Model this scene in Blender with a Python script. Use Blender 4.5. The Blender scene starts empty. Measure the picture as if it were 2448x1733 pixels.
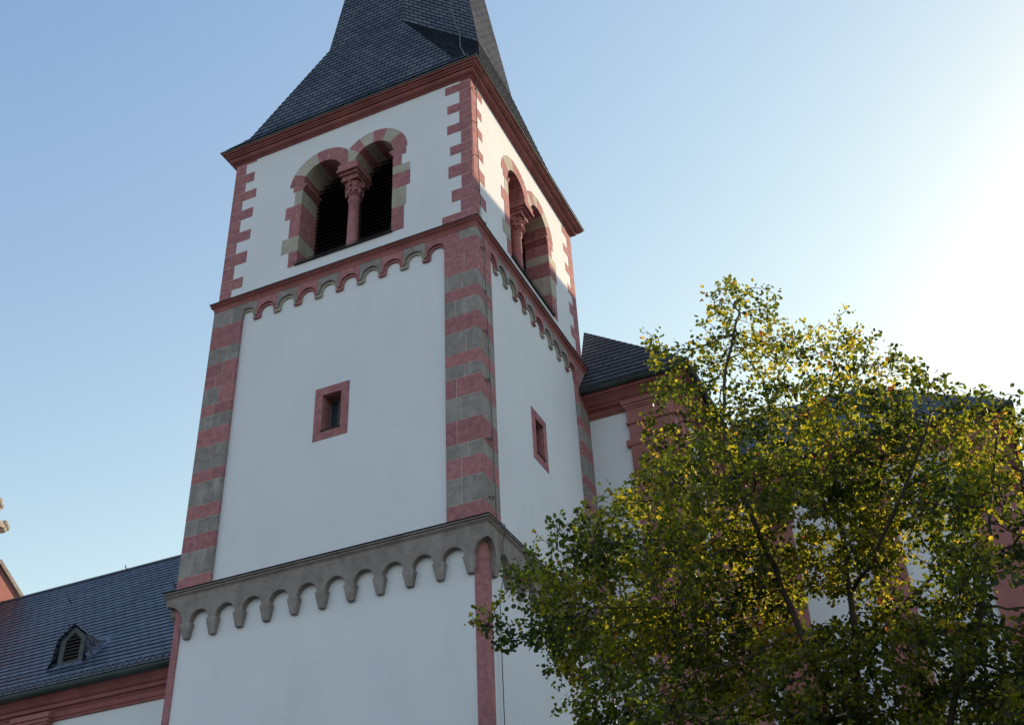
import bpy, bmesh, math, random
import numpy as np
from mathutils import Vector, Matrix
from mathutils.geometry import tessellate_polygon
random.seed(7)
R = math.radians
SC = bpy.context.scene
COL = SC.collection
ZG = 17.6                                   # local z + ZG = height above the ground

# ------------------------------------------------------------------ camera
cd = bpy.data.cameras.new('camera'); cam = bpy.data.objects.new('camera', cd); COL.objects.link(cam)
cd.sensor_width = 36.0; cd.lens = 36.0 * 2713.5 / 2448.0
cd.clip_start = 0.1; cd.clip_end = 3000
CP = Vector((7.29674, -15.90937, -15.98612))
FW = Vector((-.31515237, .75521549, .57474216)); RT = Vector((.91052255, .41139169, -.04129858)); UP = Vector((.26763347, -.51030035, .81729179))
cm = Matrix((( RT.x, UP.x, -FW.x, CP.x), (RT.y, UP.y, -FW.y, CP.y), (RT.z, UP.z, -FW.z, CP.z + ZG), (0, 0, 0, 1)))
cam.matrix_world = cm
SC.camera = cam

# ------------------------------------------------------------------ sun and sky
SUN_AZ, SUN_EL = R(26), R(27)               # azimuth from +Y towards +X
SD = Vector((math.sin(SUN_AZ) * math.cos(SUN_EL), math.cos(SUN_AZ) * math.cos(SUN_EL), math.sin(SUN_EL)))
sl = bpy.data.lights.new('sun', 'SUN'); sl.energy = 3.8; sl.angle = R(0.12); sl.color = (1.0, .76, .50)
so = bpy.data.objects.new('sun', sl); COL.objects.link(so)
so.rotation_euler = (-SD).to_track_quat('-Z', 'Y').to_euler(); so.location = SD * 200
w = bpy.data.worlds.new('World'); SC.world = w; w.use_nodes = True
N = w.node_tree.nodes; L = w.node_tree.links; N.clear()
wo = N.new('ShaderNodeOutputWorld'); bg = N.new('ShaderNodeBackground'); sky = N.new('ShaderNodeTexSky')
sky.sky_type = 'NISHITA'; sky.sun_disc = False; sky.sun_elevation = SUN_EL; sky.sun_rotation = SUN_AZ
sky.air_density = 1.0; sky.dust_density = 0.20; sky.ozone_density = 0.6; sky.altitude = 120
bg.inputs['Strength'].default_value = 0.15
# soft highlight roll-off and a slight haze tint for the low autumn sky
sp_ = N.new('ShaderNodeSeparateColor'); cb_ = N.new('ShaderNodeCombineColor'); L.new(sky.outputs[0], sp_.inputs[0])
for i_, (c_, g_) in enumerate(((2.02, 1.30), (1.27, 1.125), (.640, .60))):
    a_ = N.new('ShaderNodeMath'); a_.operation = 'MULTIPLY'; a_.inputs[1].default_value = .15; L.new(sp_.outputs[i_], a_.inputs[0])
    p_ = N.new('ShaderNodeMath'); p_.operation = 'POWER'; p_.inputs[1].default_value = g_; L.new(a_.outputs[0], p_.inputs[0])
    q_ = N.new('ShaderNodeMath'); q_.operation = 'MULTIPLY'; q_.inputs[1].default_value = c_ / .15; L.new(p_.outputs[0], q_.inputs[0])
    m_ = N.new('ShaderNodeMath'); m_.operation = 'MINIMUM'; m_.inputs[1].default_value = (.54, .60, .66)[i_] / .15; L.new(q_.outputs[0], m_.inputs[0]); L.new(m_.outputs[0], cb_.inputs[i_])
L.new(cb_.outputs[0], bg.inputs['Color']); L.new(bg.outputs[0], wo.inputs['Surface'])
SC.view_settings.view_transform = 'Standard'; SC.view_settings.look = 'None'
SC.view_settings.exposure = 0.95; SC.view_settings.gamma = 1.0
try:
    SC.cycles.max_bounces = 6; SC.cycles.transparent_max_bounces = 6
except Exception: pass

# ------------------------------------------------------------------ materials
def mat(name):
    m = bpy.data.materials.new(name); m.use_nodes = True
    nt = m.node_tree; b = nt.nodes['Principled BSDF']; return m, nt, b
def node(nt, t, **kw):
    n = nt.nodes.new(t)
    for k, v in kw.items(): setattr(n, k, v)
    return n
def ramp(nt, stops):
    r = nt.nodes.new('ShaderNodeValToRGB')
    e = r.color_ramp.elements
    while len(e) < len(stops): e.new(0.5)
    for q, (p, c) in zip(e, stops): q.position = p; q.color = (*c, 1)
    return r
def noisy(name, c1, c2, scale=2.0, rough=.9, bump=.15, bscale=40, stain=None, stainc=None, detail=6, mapscale=(1, 1, 1), bd=.01):
    """two colour noise * per-stone tone, with bump"""
    m, nt, b = mat(name); Lk = nt.links
    tc = node(nt, 'ShaderNodeTexCoord'); mp = node(nt, 'ShaderNodeMapping'); mp.inputs['Scale'].default_value = mapscale
    Lk.new(tc.outputs['Object'], mp.inputs[0])
    n = node(nt, 'ShaderNodeTexNoise'); n.inputs['Scale'].default_value = scale; n.inputs['Detail'].default_value = detail
    Lk.new(mp.outputs[0], n.inputs['Vector'])
    r = ramp(nt, [(.32, c1), (.68, c2)]); Lk.new(n.outputs['Fac'], r.inputs[0])
    at = node(nt, 'ShaderNodeAttribute'); at.attribute_name = 'tone'
    mx = node(nt, 'ShaderNodeVectorMath', operation='SCALE'); Lk.new(r.outputs[0], mx.inputs[0]); Lk.new(at.outputs['Fac'], mx.inputs['Scale'])
    out = mx.outputs[0]
    if stain:
        n3 = node(nt, 'ShaderNodeTexNoise'); n3.inputs['Scale'].default_value = stain; n3.inputs['Detail'].default_value = 8
        mp3 = node(nt, 'ShaderNodeMapping'); mp3.inputs['Scale'].default_value = (1, 1, .35); Lk.new(tc.outputs['Object'], mp3.inputs[0]); Lk.new(mp3.outputs[0], n3.inputs['Vector'])
        r3 = ramp(nt, [(.5, (0, 0, 0)), (.75, (1, 1, 1))]); Lk.new(n3.outputs['Fac'], r3.inputs[0])
        mc = node(nt, 'ShaderNodeMix', data_type='RGBA'); Lk.new(r3.outputs[0], mc.inputs[0]); Lk.new(out, mc.inputs[6]); mc.inputs[7].default_value = (*stainc, 1)
        out = mc.outputs[2]
    Lk.new(out, b.inputs['Base Color'])
    n2 = node(nt, 'ShaderNodeTexNoise'); n2.inputs['Scale'].default_value = bscale; n2.inputs['Detail'].default_value = 5
    Lk.new(tc.outputs['Object'], n2.inputs['Vector'])
    bp = node(nt, 'ShaderNodeBump'); bp.inputs['Strength'].default_value = bump; bp.inputs['Distance'].default_value = bd
    Lk.new(n2.outputs['Fac'], bp.inputs['Height']); Lk.new(bp.outputs[0], b.inputs['Normal'])
    b.inputs['Roughness'].default_value = rough; b.inputs['Specular IOR Level'].default_value = .25
    return m
M = {}
M['plaster'] = noisy('white_plaster', (.68, .695, .725), (.71, .72, .745), .9, .9, .55, 14, stain=1.3, stainc=(.655, .67, .695), bd=.012)
M['red'] = noisy('red_sandstone', (.29, .122, .130), (.42, .19, .192), 9, .9, .8, 55, bd=.008)
M['red_dark'] = noisy('red_sandstone_cornice', (.225, .078, .076), (.34, .125, .115), 2.2, .8, .4, 30, stain=2.2, stainc=(.23, .08, .07), bd=.008)
M['pink'] = noisy('pink_sandstone', (.28, .115, .108), (.37, .16, .145), 1.4, .85, .3, 30, stain=1.6, stainc=(.40, .16, .14))
M['grey'] = noisy('grey_limestone', (.215, .187, .172), (.30, .266, .246), 7.0, .9, .55, 40, stain=5.0, stainc=(.36, .33, .31), mapscale=(1, 1, 1.5), bd=.015)
M['grey_dark'] = noisy('grey_limestone_frieze', (.195, .165, .148), (.27, .235, .212), 6, .9, .7, 24, stain=2.6, stainc=(.31, .275, .25), bd=.012)
M['sand'] = noisy('buff_limestone', (.36, .325, .27), (.46, .42, .35), 4, .9, .5, 30)
M['mortar'] = noisy('lime_mortar', (.58, .46, .43), (.66, .54, .50), 6, .95, .3, 60)
M['black'] = noisy('dark_metal_flashing', (.018, .017, .018), (.035, .032, .034), 5, .6, .2, 30)
M['lead'] = noisy('weathered_metal', (.10, .12, .115), (.17, .19, .175), 3, .55, .2, 30)
M['verdigris'] = noisy('gutter_metal', (.022, .032, .030), (.045, .060, .055), 1.5, .5, .2, 20)
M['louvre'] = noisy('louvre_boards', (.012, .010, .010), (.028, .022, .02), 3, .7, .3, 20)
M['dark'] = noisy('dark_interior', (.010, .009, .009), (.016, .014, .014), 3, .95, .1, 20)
M['wire'] = noisy('wire_metal', (.05, .05, .055), (.09, .09, .10), 8, .5, .1, 30)
M['wire_pale'] = noisy('pale_wire_metal', (.14, .155, .17), (.20, .215, .23), 8, .45, .1, 30)
M['bark'] = noisy('tree_bark', (.035, .027, .020), (.085, .065, .048), 6, .95, .9, 30, mapscale=(1, 1, .3), bd=.02)
M['ground'] = noisy('paved_ground', (.075, .075, .072), (.11, .108, .10), .5, .9, .3, 8)
M['frame'] = noisy('painted_frame', (.16, .155, .15), (.21, .20, .195), 5, .6, .2, 30)
M['frame_dark'] = noisy('weathered_timber', (.05, .057, .062), (.085, .092, .098), 5, .7, .2, 30)
def glass():
    m, nt, b = mat('window_glass')
    b.inputs['Base Color'].default_value = (.03, .045, .06, 1); b.inputs['Roughness'].default_value = .08; b.inputs['Specular IOR Level'].default_value = .8
    return m
M['glass'] = glass()
def slate(name, c1, c2, bw, rh, rough=.42, tint=(.13, .14, .155), rot=0.0, bump=.9, spec=.5):
    m, nt, b = mat(name); Lk = nt.links
    uv = node(nt, 'ShaderNodeUVMap'); uv.uv_map = 'UVMap'
    mp = node(nt, 'ShaderNodeMapping'); mp.inputs['Rotation'].default_value = (0, 0, rot); Lk.new(uv.outputs[0], mp.inputs[0])
    # slight waviness of the courses
    nw = node(nt, 'ShaderNodeTexNoise'); nw.inputs['Scale'].default_value = 1.3; Lk.new(mp.outputs[0], nw.inputs['Vector'])
    nw2 = node(nt, 'ShaderNodeTexNoise'); nw2.inputs['Scale'].default_value = 9; Lk.new(mp.outputs[0], nw2.inputs['Vector'])
    sc = node(nt, 'ShaderNodeVectorMath', operation='SCALE'); Lk.new(nw.outputs['Color'], sc.inputs[0]); sc.inputs['Scale'].default_value = .02
    sc2 = node(nt, 'ShaderNodeVectorMath', operation='SCALE'); Lk.new(nw2.outputs['Color'], sc2.inputs[0]); sc2.inputs['Scale'].default_value = .022
    ad = node(nt, 'ShaderNodeVectorMath', operation='ADD'); Lk.new(mp.outputs[0], ad.inputs[0]); Lk.new(sc.outputs[0], ad.inputs[1])
    ad2 = node(nt, 'ShaderNodeVectorMath', operation='ADD'); Lk.new(ad.outputs[0], ad2.inputs[0]); Lk.new(sc2.outputs[0], ad2.inputs[1])
    ad3 = node(nt, 'ShaderNodeVectorMath', operation='ADD'); Lk.new(ad2.outputs[0], ad3.inputs[0]); ad3.inputs[1].default_value = (-.021, -.021, 0); ad2 = ad3
    br = node(nt, 'ShaderNodeTexBrick'); Lk.new(ad2.outputs[0], br.inputs['Vector'])
    br.offset = .5; br.inputs['Scale'].default_value = 1; br.inputs['Brick Width'].default_value = bw; br.inputs['Row Height'].default_value = rh
    br.inputs['Mortar Size'].default_value = rh * .08; br.inputs['Mortar Smooth'].default_value = .2; br.inputs['Bias'].default_value = -.1
    br.inputs['Color1'].default_value = (*c1, 1); br.inputs['Color2'].default_value = (*c2, 1); br.inputs['Mortar'].default_value = (.016, .019, .026, 1)
    n = node(nt, 'ShaderNodeTexNoise'); n.inputs['Scale'].default_value = .8; n.inputs['Detail'].default_value = 6; Lk.new(mp.outputs[0], n.inputs['Vector'])
    rr = ramp(nt, [(.35, (.72, .72, .75)), (.7, (1.2, 1.15, 1.1))]); Lk.new(n.outputs['Fac'], rr.inputs[0])
    mu = node(nt, 'ShaderNodeVectorMath', operation='MULTIPLY'); Lk.new(br.outputs['Color'], mu.inputs[0]); Lk.new(rr.outputs[0], mu.inputs[1])
    Lk.new(mu.outputs[0], b.inputs['Base Color'])
    # each course tilts out over the one below it
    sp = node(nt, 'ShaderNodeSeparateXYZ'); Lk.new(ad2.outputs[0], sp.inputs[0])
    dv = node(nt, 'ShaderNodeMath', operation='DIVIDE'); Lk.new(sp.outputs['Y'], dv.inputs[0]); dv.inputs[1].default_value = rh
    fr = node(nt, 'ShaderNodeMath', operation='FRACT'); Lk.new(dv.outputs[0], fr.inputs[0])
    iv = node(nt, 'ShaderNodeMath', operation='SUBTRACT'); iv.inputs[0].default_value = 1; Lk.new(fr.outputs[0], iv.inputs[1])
    ln = ramp(nt, [(.0, (.30, .30, .31)), (.07, (.42, .42, .44)), (.16, (.9, .9, .9)), (.3, (1, 1, 1)), (1, (1.12, 1.12, 1.12))]); Lk.new(fr.outputs[0], ln.inputs[0])  # shadow line along each course's lower edge, painted into the slate colour
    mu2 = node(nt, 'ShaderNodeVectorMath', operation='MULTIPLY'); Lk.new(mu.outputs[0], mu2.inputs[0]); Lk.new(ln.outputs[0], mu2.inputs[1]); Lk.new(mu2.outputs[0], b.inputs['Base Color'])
    m2 = node(nt, 'ShaderNodeMath', operation='MULTIPLY'); Lk.new(br.outputs['Fac'], m2.inputs[0]); m2.inputs[1].default_value = -.7
    sm = node(nt, 'ShaderNodeMath', operation='ADD'); Lk.new(iv.outputs[0], sm.inputs[0]); Lk.new(m2.outputs[0], sm.inputs[1])
    bp = node(nt, 'ShaderNodeBump'); bp.inputs['Strength'].default_value = bump; bp.inputs['Distance'].default_value = .03; Lk.new(sm.outputs[0], bp.inputs['Height'])
    Lk.new(bp.outputs[0], b.inputs['Normal'])
    rn = ramp(nt, [(.3, (rough - .08,) * 3), (.7, (rough + .12,) * 3)]); Lk.new(nw2.outputs['Fac'], rn.inputs[0]); Lk.new(rn.outputs[0], b.inputs['Roughness'])
    b.inputs['Specular IOR Level'].default_value = spec
    return m
M['slate'] = slate('spire_slate', (.086, .108, .150), (.125, .150, .200), .24, .165, .8, rot=0, spec=.04, bump=.3)
M['slate_nave'] = slate('nave_slate', (.070, .095, .142), (.100, .128, .182), .28, .19, .40, bump=1.0, spec=.45)
M['slate_choir'] = slate('choir_slate', (.045, .046, .055), (.068, .068, .078), .40, .27, .6, rot=0, spec=.25, bump=.5)

# ------------------------------------------------------------------ mesh helpers
class MB:
    def __init__(s): s.v = []; s.f = []; s.m = []; s.t = []; s.ref = {}
    def courses(s, a, b, c, d, rh, lip=.014, up=None):
        """slated panel a-b (bottom edge) to d-c (top edge) as real overlapping courses"""
        a, b, c, d = (Vector(q) for q in (a, b, c, d))
        n = (b - a).cross(d - a) if (b - a).length > 1e-4 else (c - a).cross(d - a)
        n.normalize()
        if n.dot(Vector(up)) < 0: n = -n
        u = Vector((0, 0, 1)).cross(n).normalized(); v = n.cross(u)
        Lg = ((c + d) / 2 - (a + b) / 2).dot(v); k = int(math.ceil(Lg / rh - 1e-6))
        for i in range(k):
            t0, t1 = i * rh / Lg, min((i + 1) * rh / Lg, 1)
            p0, p1, q1, q0 = a.lerp(d, t0), b.lerp(c, t0), b.lerp(c, t1), a.lerp(d, t1)
            o = n * lip
            for fc in ([p0 + o, p1 + o, q1, q0], [p0, p1, p1 + o, p0 + o]):
                s.ref[len(s.f)] = (tuple(n), tuple(a)); s.face(fc)
    def face(s, pts, m=0, tone=1.0):
        i = len(s.v); s.v.extend([tuple(p) for p in pts]); s.f.append(tuple(range(i, i + len(pts)))); s.m.append(m); s.t.append(tone)
    def mesh(s, vs, fs, m=0, tone=1.0):
        i = len(s.v); s.v.extend([tuple(p) for p in vs])
        for f in fs: s.f.append(tuple(j + i for j in f)); s.m.append(m); s.t.append(tone)
    def box8(s, p, m=0, tone=1.0):
        s.mesh(p, [(0, 1, 2, 3), (7, 6, 5, 4), (0, 4, 5, 1), (1, 5, 6, 2), (2, 6, 7, 3), (3, 7, 4, 0)], m, tone)
    def box(s, x0, x1, y0, y1, z0, z1, m=0, tone=1.0):
        s.box8([(x0, y0, z0), (x1, y0, z0), (x1, y1, z0), (x0, y1, z0), (x0, y0, z1), (x1, y0, z1), (x1, y1, z1), (x0, y1, z1)], m, tone)
    def prism(s, poly, h0, h1, T, m=0, tone=1.0, holes=(), back=True):
        """poly/holes: 2D loops (a, b); T(a, b, h) -> 3D; extruded from h0 to h1"""
        loops = [poly] + list(holes)
        flat = [q for lp in loops for q in lp]
        tris = tessellate_polygon([[Vector((a, b, 0)) for a, b in lp] for lp in loops])
        n = len(flat)
        vs = [T(a, b, h0) for a, b in flat] + [T(a, b, h1) for a, b in flat]
        fs = [tuple(t) for t in tris]
        if back: fs += [tuple(j + n for j in reversed(t)) for t in tris]
        k = 0
        for lp in loops:
            for i in range(len(lp)):
                j = (i + 1) % len(lp); fs.append((k + i, k + j, k + j + n, k + i + n))
            k += len(lp)
        s.mesh(vs, fs, m, tone)
    def tube(s, pts, rad, seg=6, m=0, tone=1.0, cap=True):
        pts = [Vector(p) for p in pts]; rs = rad if isinstance(rad, (list, tuple)) else [rad] * len(pts)
        vs = []; fs = []; prev = None
        for i, p in enumerate(pts):
            d = (pts[min(i + 1, len(pts) - 1)] - pts[max(i - 1, 0)]).normalized()
            a = prev if prev is not None else (Vector((0, 0, 1)) if abs(d.z) < .9 else Vector((1, 0, 0)))
            u = (a - d * a.dot(d)).normalized(); prev = u; v = d.cross(u)
            for k in range(seg):
                t = 2 * math.pi * k / seg; vs.append(p + (u * math.cos(t) + v * math.sin(t)) * rs[i])
        for i in range(len(pts) - 1):
            for k in range(seg):
                a = i * seg + k; b = i * seg + (k + 1) % seg; fs.append((a, b, b + seg, a + seg))
        if cap: fs.append(tuple(range(seg))[::-1]); fs.append(tuple(range((len(pts) - 1) * seg, len(pts) * seg)))
        s.mesh(vs, fs, m, tone)
    def lathe(s, c, prof, seg=20, m=0, tone=1.0, sq=None):
        """prof: (radius, z) list, round"""
        vs = []; fs = []
        for r_, z in prof:
            for k in range(seg):
                t = 2 * math.pi * k / seg; vs.append((c[0] + r_ * math.cos(t), c[1] + r_ * math.sin(t), z))
        for i in range(len(prof) - 1):
            for k in range(seg):
                a = i * seg + k; b = i * seg + (k + 1) % seg; fs.append((a, b, b + seg, a + seg))
        fs.append(tuple(range(seg))); fs.append(tuple(range((len(prof) - 1) * seg, len(prof) * seg)))
        s.mesh(vs, fs, m, tone)
    def ring(s, x0, x1, y0, y1, prof, m=0, tone=1.0, closed=True):
        """profile (offset outwards, z) swept round a rectangle with mitred corners"""
        vs = []; fs = []; n = len(prof)
        for d, z in prof: vs += [(x0 - d, y0 - d, z), (x1 + d, y0 - d, z), (x1 + d, y1 + d, z), (x0 - d, y1 + d, z)]
        rng = range(n) if closed else range(n - 1)
        for i in rng:
            j = (i + 1) % n
            for k in range(4): l = (k + 1) % 4; fs.append((i * 4 + k, i * 4 + l, j * 4 + l, j * 4 + k))
        s.mesh(vs, fs, m, tone)
    def sweep(s, prof, T, a0, a1, m=0, tone=1.0):
        """profile (d, z) extruded along a from a0 to a1: T(a, d, z)"""
        n = len(prof); vs = [T(a0, d, z) for d, z in prof] + [T(a1, d, z) for d, z in prof]
        fs = [(i, (i + 1) % n, (i + 1) % n + n, i + n) for i in range(n)]
        tr = tessellate_polygon([[Vector((d, z, 0)) for d, z in prof]])
        fs += [tuple(t) for t in tr] + [tuple(j + n for j in reversed(t)) for t in tr]
        s.mesh(vs, fs, m, tone)
    def build(s, name, mats, parent=None, uv=False, smooth=False, bevel=0, recalc=True):
        ox = Vector(parent['_o']) if parent is not None and '_o' in parent else Vector((0, 0, -ZG))
        me = bpy.data.meshes.new(name)
        me.from_pydata([(x - ox.x, y - ox.y, z - ox.z) for x, y, z in s.v], [], s.f)
        for mm in (mats if isinstance(mats, (list, tuple)) else [mats]): me.materials.append(mm)
        me.polygons.foreach_set('material_index', s.m)
        at = me.attributes.new('tone', 'FLOAT', 'FACE'); at.data.foreach_set('value', s.t)
        if recalc:
            bm = bmesh.new(); bm.from_mesh(me); bmesh.ops.remove_doubles(bm, verts=bm.verts, dist=1e-5) if smooth else None
            bmesh.ops.recalc_face_normals(bm, faces=bm.faces); bm.to_mesh(me); bm.free()
        if smooth: me.polygons.foreach_set('use_smooth', [True] * len(me.polygons))
        if uv:
            ul = me.uv_layers.new(name='UVMap'); Z = Vector((0, 0, 1))
            for p in me.polygons:
                n = p.normal; b0 = Vector((0, 0, 0))
                if p.index in s.ref: n = Vector(s.ref[p.index][0]); b0 = Vector(s.ref[p.index][1]) - ox
                u = Z.cross(n)
                u = u.normalized() if u.length > 1e-4 else Vector((1, 0, 0)); v = n.cross(u)
                for li in p.loop_indices:
                    co = me.vertices[me.loops[li].vertex_index].co; ul.data[li].uv = (co.dot(u), (co - b0).dot(v))
        o = bpy.data.objects.new(name, me); COL.objects.link(o)
        if parent is not None: o.parent = parent; o['_o'] = tuple(ox)
        else: o['_o'] = (0, 0, -ZG)
        if bevel:
            b = o.modifiers.new('bevel', 'BEVEL'); b.width = bevel; b.segments = 2; b.limit_method = 'ANGLE'; b.angle_limit = R(40)
        return o
def thing(name, loc, label, cat, group=None, kind=None):
    o = bpy.data.objects.new(name, None); COL.objects.link(o); o.empty_display_size = .5
    o.location = (loc[0], loc[1], loc[2] + ZG); o['_o'] = tuple(loc)
    tag(o, label, cat, group, kind); return o
def tag(o, label=None, cat=None, group=None, kind=None):
    if label: o['label'] = label
    if cat: o['category'] = cat
    if group: o['group'] = group
    if kind: o['kind'] = kind
    return o
def tn(a=.90, b=1.08): return random.uniform(a, b)

# ------------------------------------------------------------------ ground
g = MB(); S = 900; n = 24
gv = []; gf = []
for i in range(n + 1):
    for j in range(n + 1): gv.append((-S + 2 * S * i / n, -S + 2 * S * j / n, -ZG))
for i in range(n):
    for j in range(n): a = i * (n + 1) + j; gf.append((a, a + n + 1, a + n + 2, a + 1))
g.mesh(gv, gf); tag(g.build('ground', M['ground'], recalc=False), kind='structure')

# ------------------------------------------------------------------ tower
W, D = 6.5, 6.25
BI = .049                                    # belfry wall set in behind the shaft corners
Z1, Z3 = -6.953, 4.693
def FA(s, d, z): return (-W + s, -d, z)
def FB(s, d, z): return (d, s, z)
def FC(s, d, z): return (-s, D + d, z)
def FD(s, d, z): return (-W - d, D - s, z)
FACES = [(FA, W), (FB, D), (FC, W), (FD, D)]
tower = thing('bell_tower', (-W / 2, D / 2, -ZG), 'square white church tower with red sandstone corners, twin arched belfry openings and slate spire', 'bell tower')
CORN = {'near': ((0, 0), (-1, 0), (0, 1)), 'left': ((-W, 0), (1, 0), (0, 1)), 'far': ((0, D), (-1, 0), (0, -1)), 'back': ((-W, D), (1, 0), (0, -1))}
def lprism(mb, cn, la, lb, t, z0, z1, inset=0.0, m=0, tone=1.0):
    """L shaped stone round a corner; legs la along the -Y/+Y face and lb along the side face"""
    (cx, cy), e1, e2 = CORN[cn]
    pl = [(inset, inset), (la, inset), (la, t), (t, t), (t, lb), (inset, lb)]
    mb.prism(pl, z0, z1, lambda a, b, h: (cx + e1[0] * a + e2[0] * b, cy + e1[1] * a + e2[1] * b, h), m, tone)

# --- walls
WIN_L, WIN_R, C1, C2, RAD, SPR, SILL, EXT = 2.07, 4.48, 2.60, 3.95, .53, 2.92, .45, .36
def arc(c, zc, r, a0, a1, n=14): return [(c + r * math.cos(R(a0 + (a1 - a0) * i / n)), zc + r * math.sin(R(a0 + (a1 - a0) * i / n))) for i in range(n + 1)]
def open_loop(off):
    return [(WIN_L + off, SILL)] + arc(C1 + off, SPR, RAD, 180, 0) + arc(C2 + off, SPR, RAD, 180, 0) + [(WIN_R + off, SILL)]
OFFB = -.085
b = MB()
for i, (F, wd) in enumerate(FACES):
    holes = [open_loop(0)] if i == 0 else [open_loop(OFFB)] if i == 1 else []
    e_ = BI if i % 2 == 0 else BI + .741
    b.prism([(e_, 0.0), (wd - e_, 0.0), (wd - e_, 4.60), (e_, 4.60)], -BI, -BI - .74, (lambda F: lambda a, z, d: F(a, d, z))(F), 0, 1, holes, back=True)
b.build('belfry_wall', M['plaster'], tower)
SW = dict(A=(3.20, -3.705), B=(3.06, -3.70))  # small windows: centre s, centre z
SWH = (.225, .43)
PD = -.08
b = MB()
for i, (F, wd) in enumerate(FACES):
    holes = []
    if i < 2:
        cs, cz = SW['AB'[i]]; holes = [[(cs - .23, cz - .44), (cs + .23, cz - .44), (cs + .23, cz + .44), (cs - .23, cz + .44)]]
    e_ = .08 if i % 2 == 0 else .681
    b.prism([(e_, Z1 - .02), (wd - e_, Z1 - .02), (wd - e_, -.03), (e_, -.03)], PD, PD - .6, (lambda F: lambda a, z, d: F(a, d, z))(F), 0, 1, holes)
b.build('shaft_wall', M['plaster'], tower)
b = MB()
for i, (F, wd) in enumerate(FACES):
    b.prism([(.12, -ZG), (wd - .12, -ZG), (wd - .12, Z1 - .05), (.12, Z1 - .05)], -.03, -.30 - .001 * i, (lambda F: lambda a, z, d: F(a, d, z))(F), 0, 1)
b.build('base_wall', M['plaster'], tower)

# --- belfry quoins
QA_near = [(4.40, 4.06, .31), (4.33, 4.06, .69), (4.06, 3.69, .33), (3.69, 3.41, .64), (3.41, 3.05, .34), (3.05, 2.76, .65), (2.76, 2.37, .31), (2.37, 2.09, .58), (2.09, 1.78, .32),
           (1.78, 1.41, .63), (1.41, 1.04, .32), (1.04, .69, .56), (.69, .36, .35), (.36, .04, .79)]
QA_near[0] = (4.58, 4.33, .31)
QA_left = [(4.59, 4.32, .63), (4.32, 4.0, .34), (4.0, 3.68, .61), (3.68, 3.4, .38), (3.4, 3.1, .72), (3.1, 2.8, .35), (2.8, 2.48, .69), (2.48, 2.1, .37), (2.1, 1.78, .70), (1.78, 1.45, .34),
           (1.45, 1.08, .67), (1.08, .68, .36), (.68, .36, .64), (.36, .04, .36)]
for cn in CORN:
    lst = QA_left if cn in ('left', 'back') else QA_near
    b = MB()
    cx = CORN[cn]
    for k, (zt, zb, la) in enumerate(lst):
        long_ = la > .5
        if cn == 'far': zt += .0
        la2 = la + (random.uniform(-.03, .03) if cn in ('far', 'back') else 0)
        lb = (.64 + random.uniform(-.04, .05)) if long_ else (.36 + random.uniform(-.02, .03))
        lprism(b, cn, la2 + .0, lb, .5, zb + .007, zt - .007, inset=BI - .005, m=0, tone=tn(.93, 1.06))
    b.build('quoin_strip', M['red'], tower)

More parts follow.
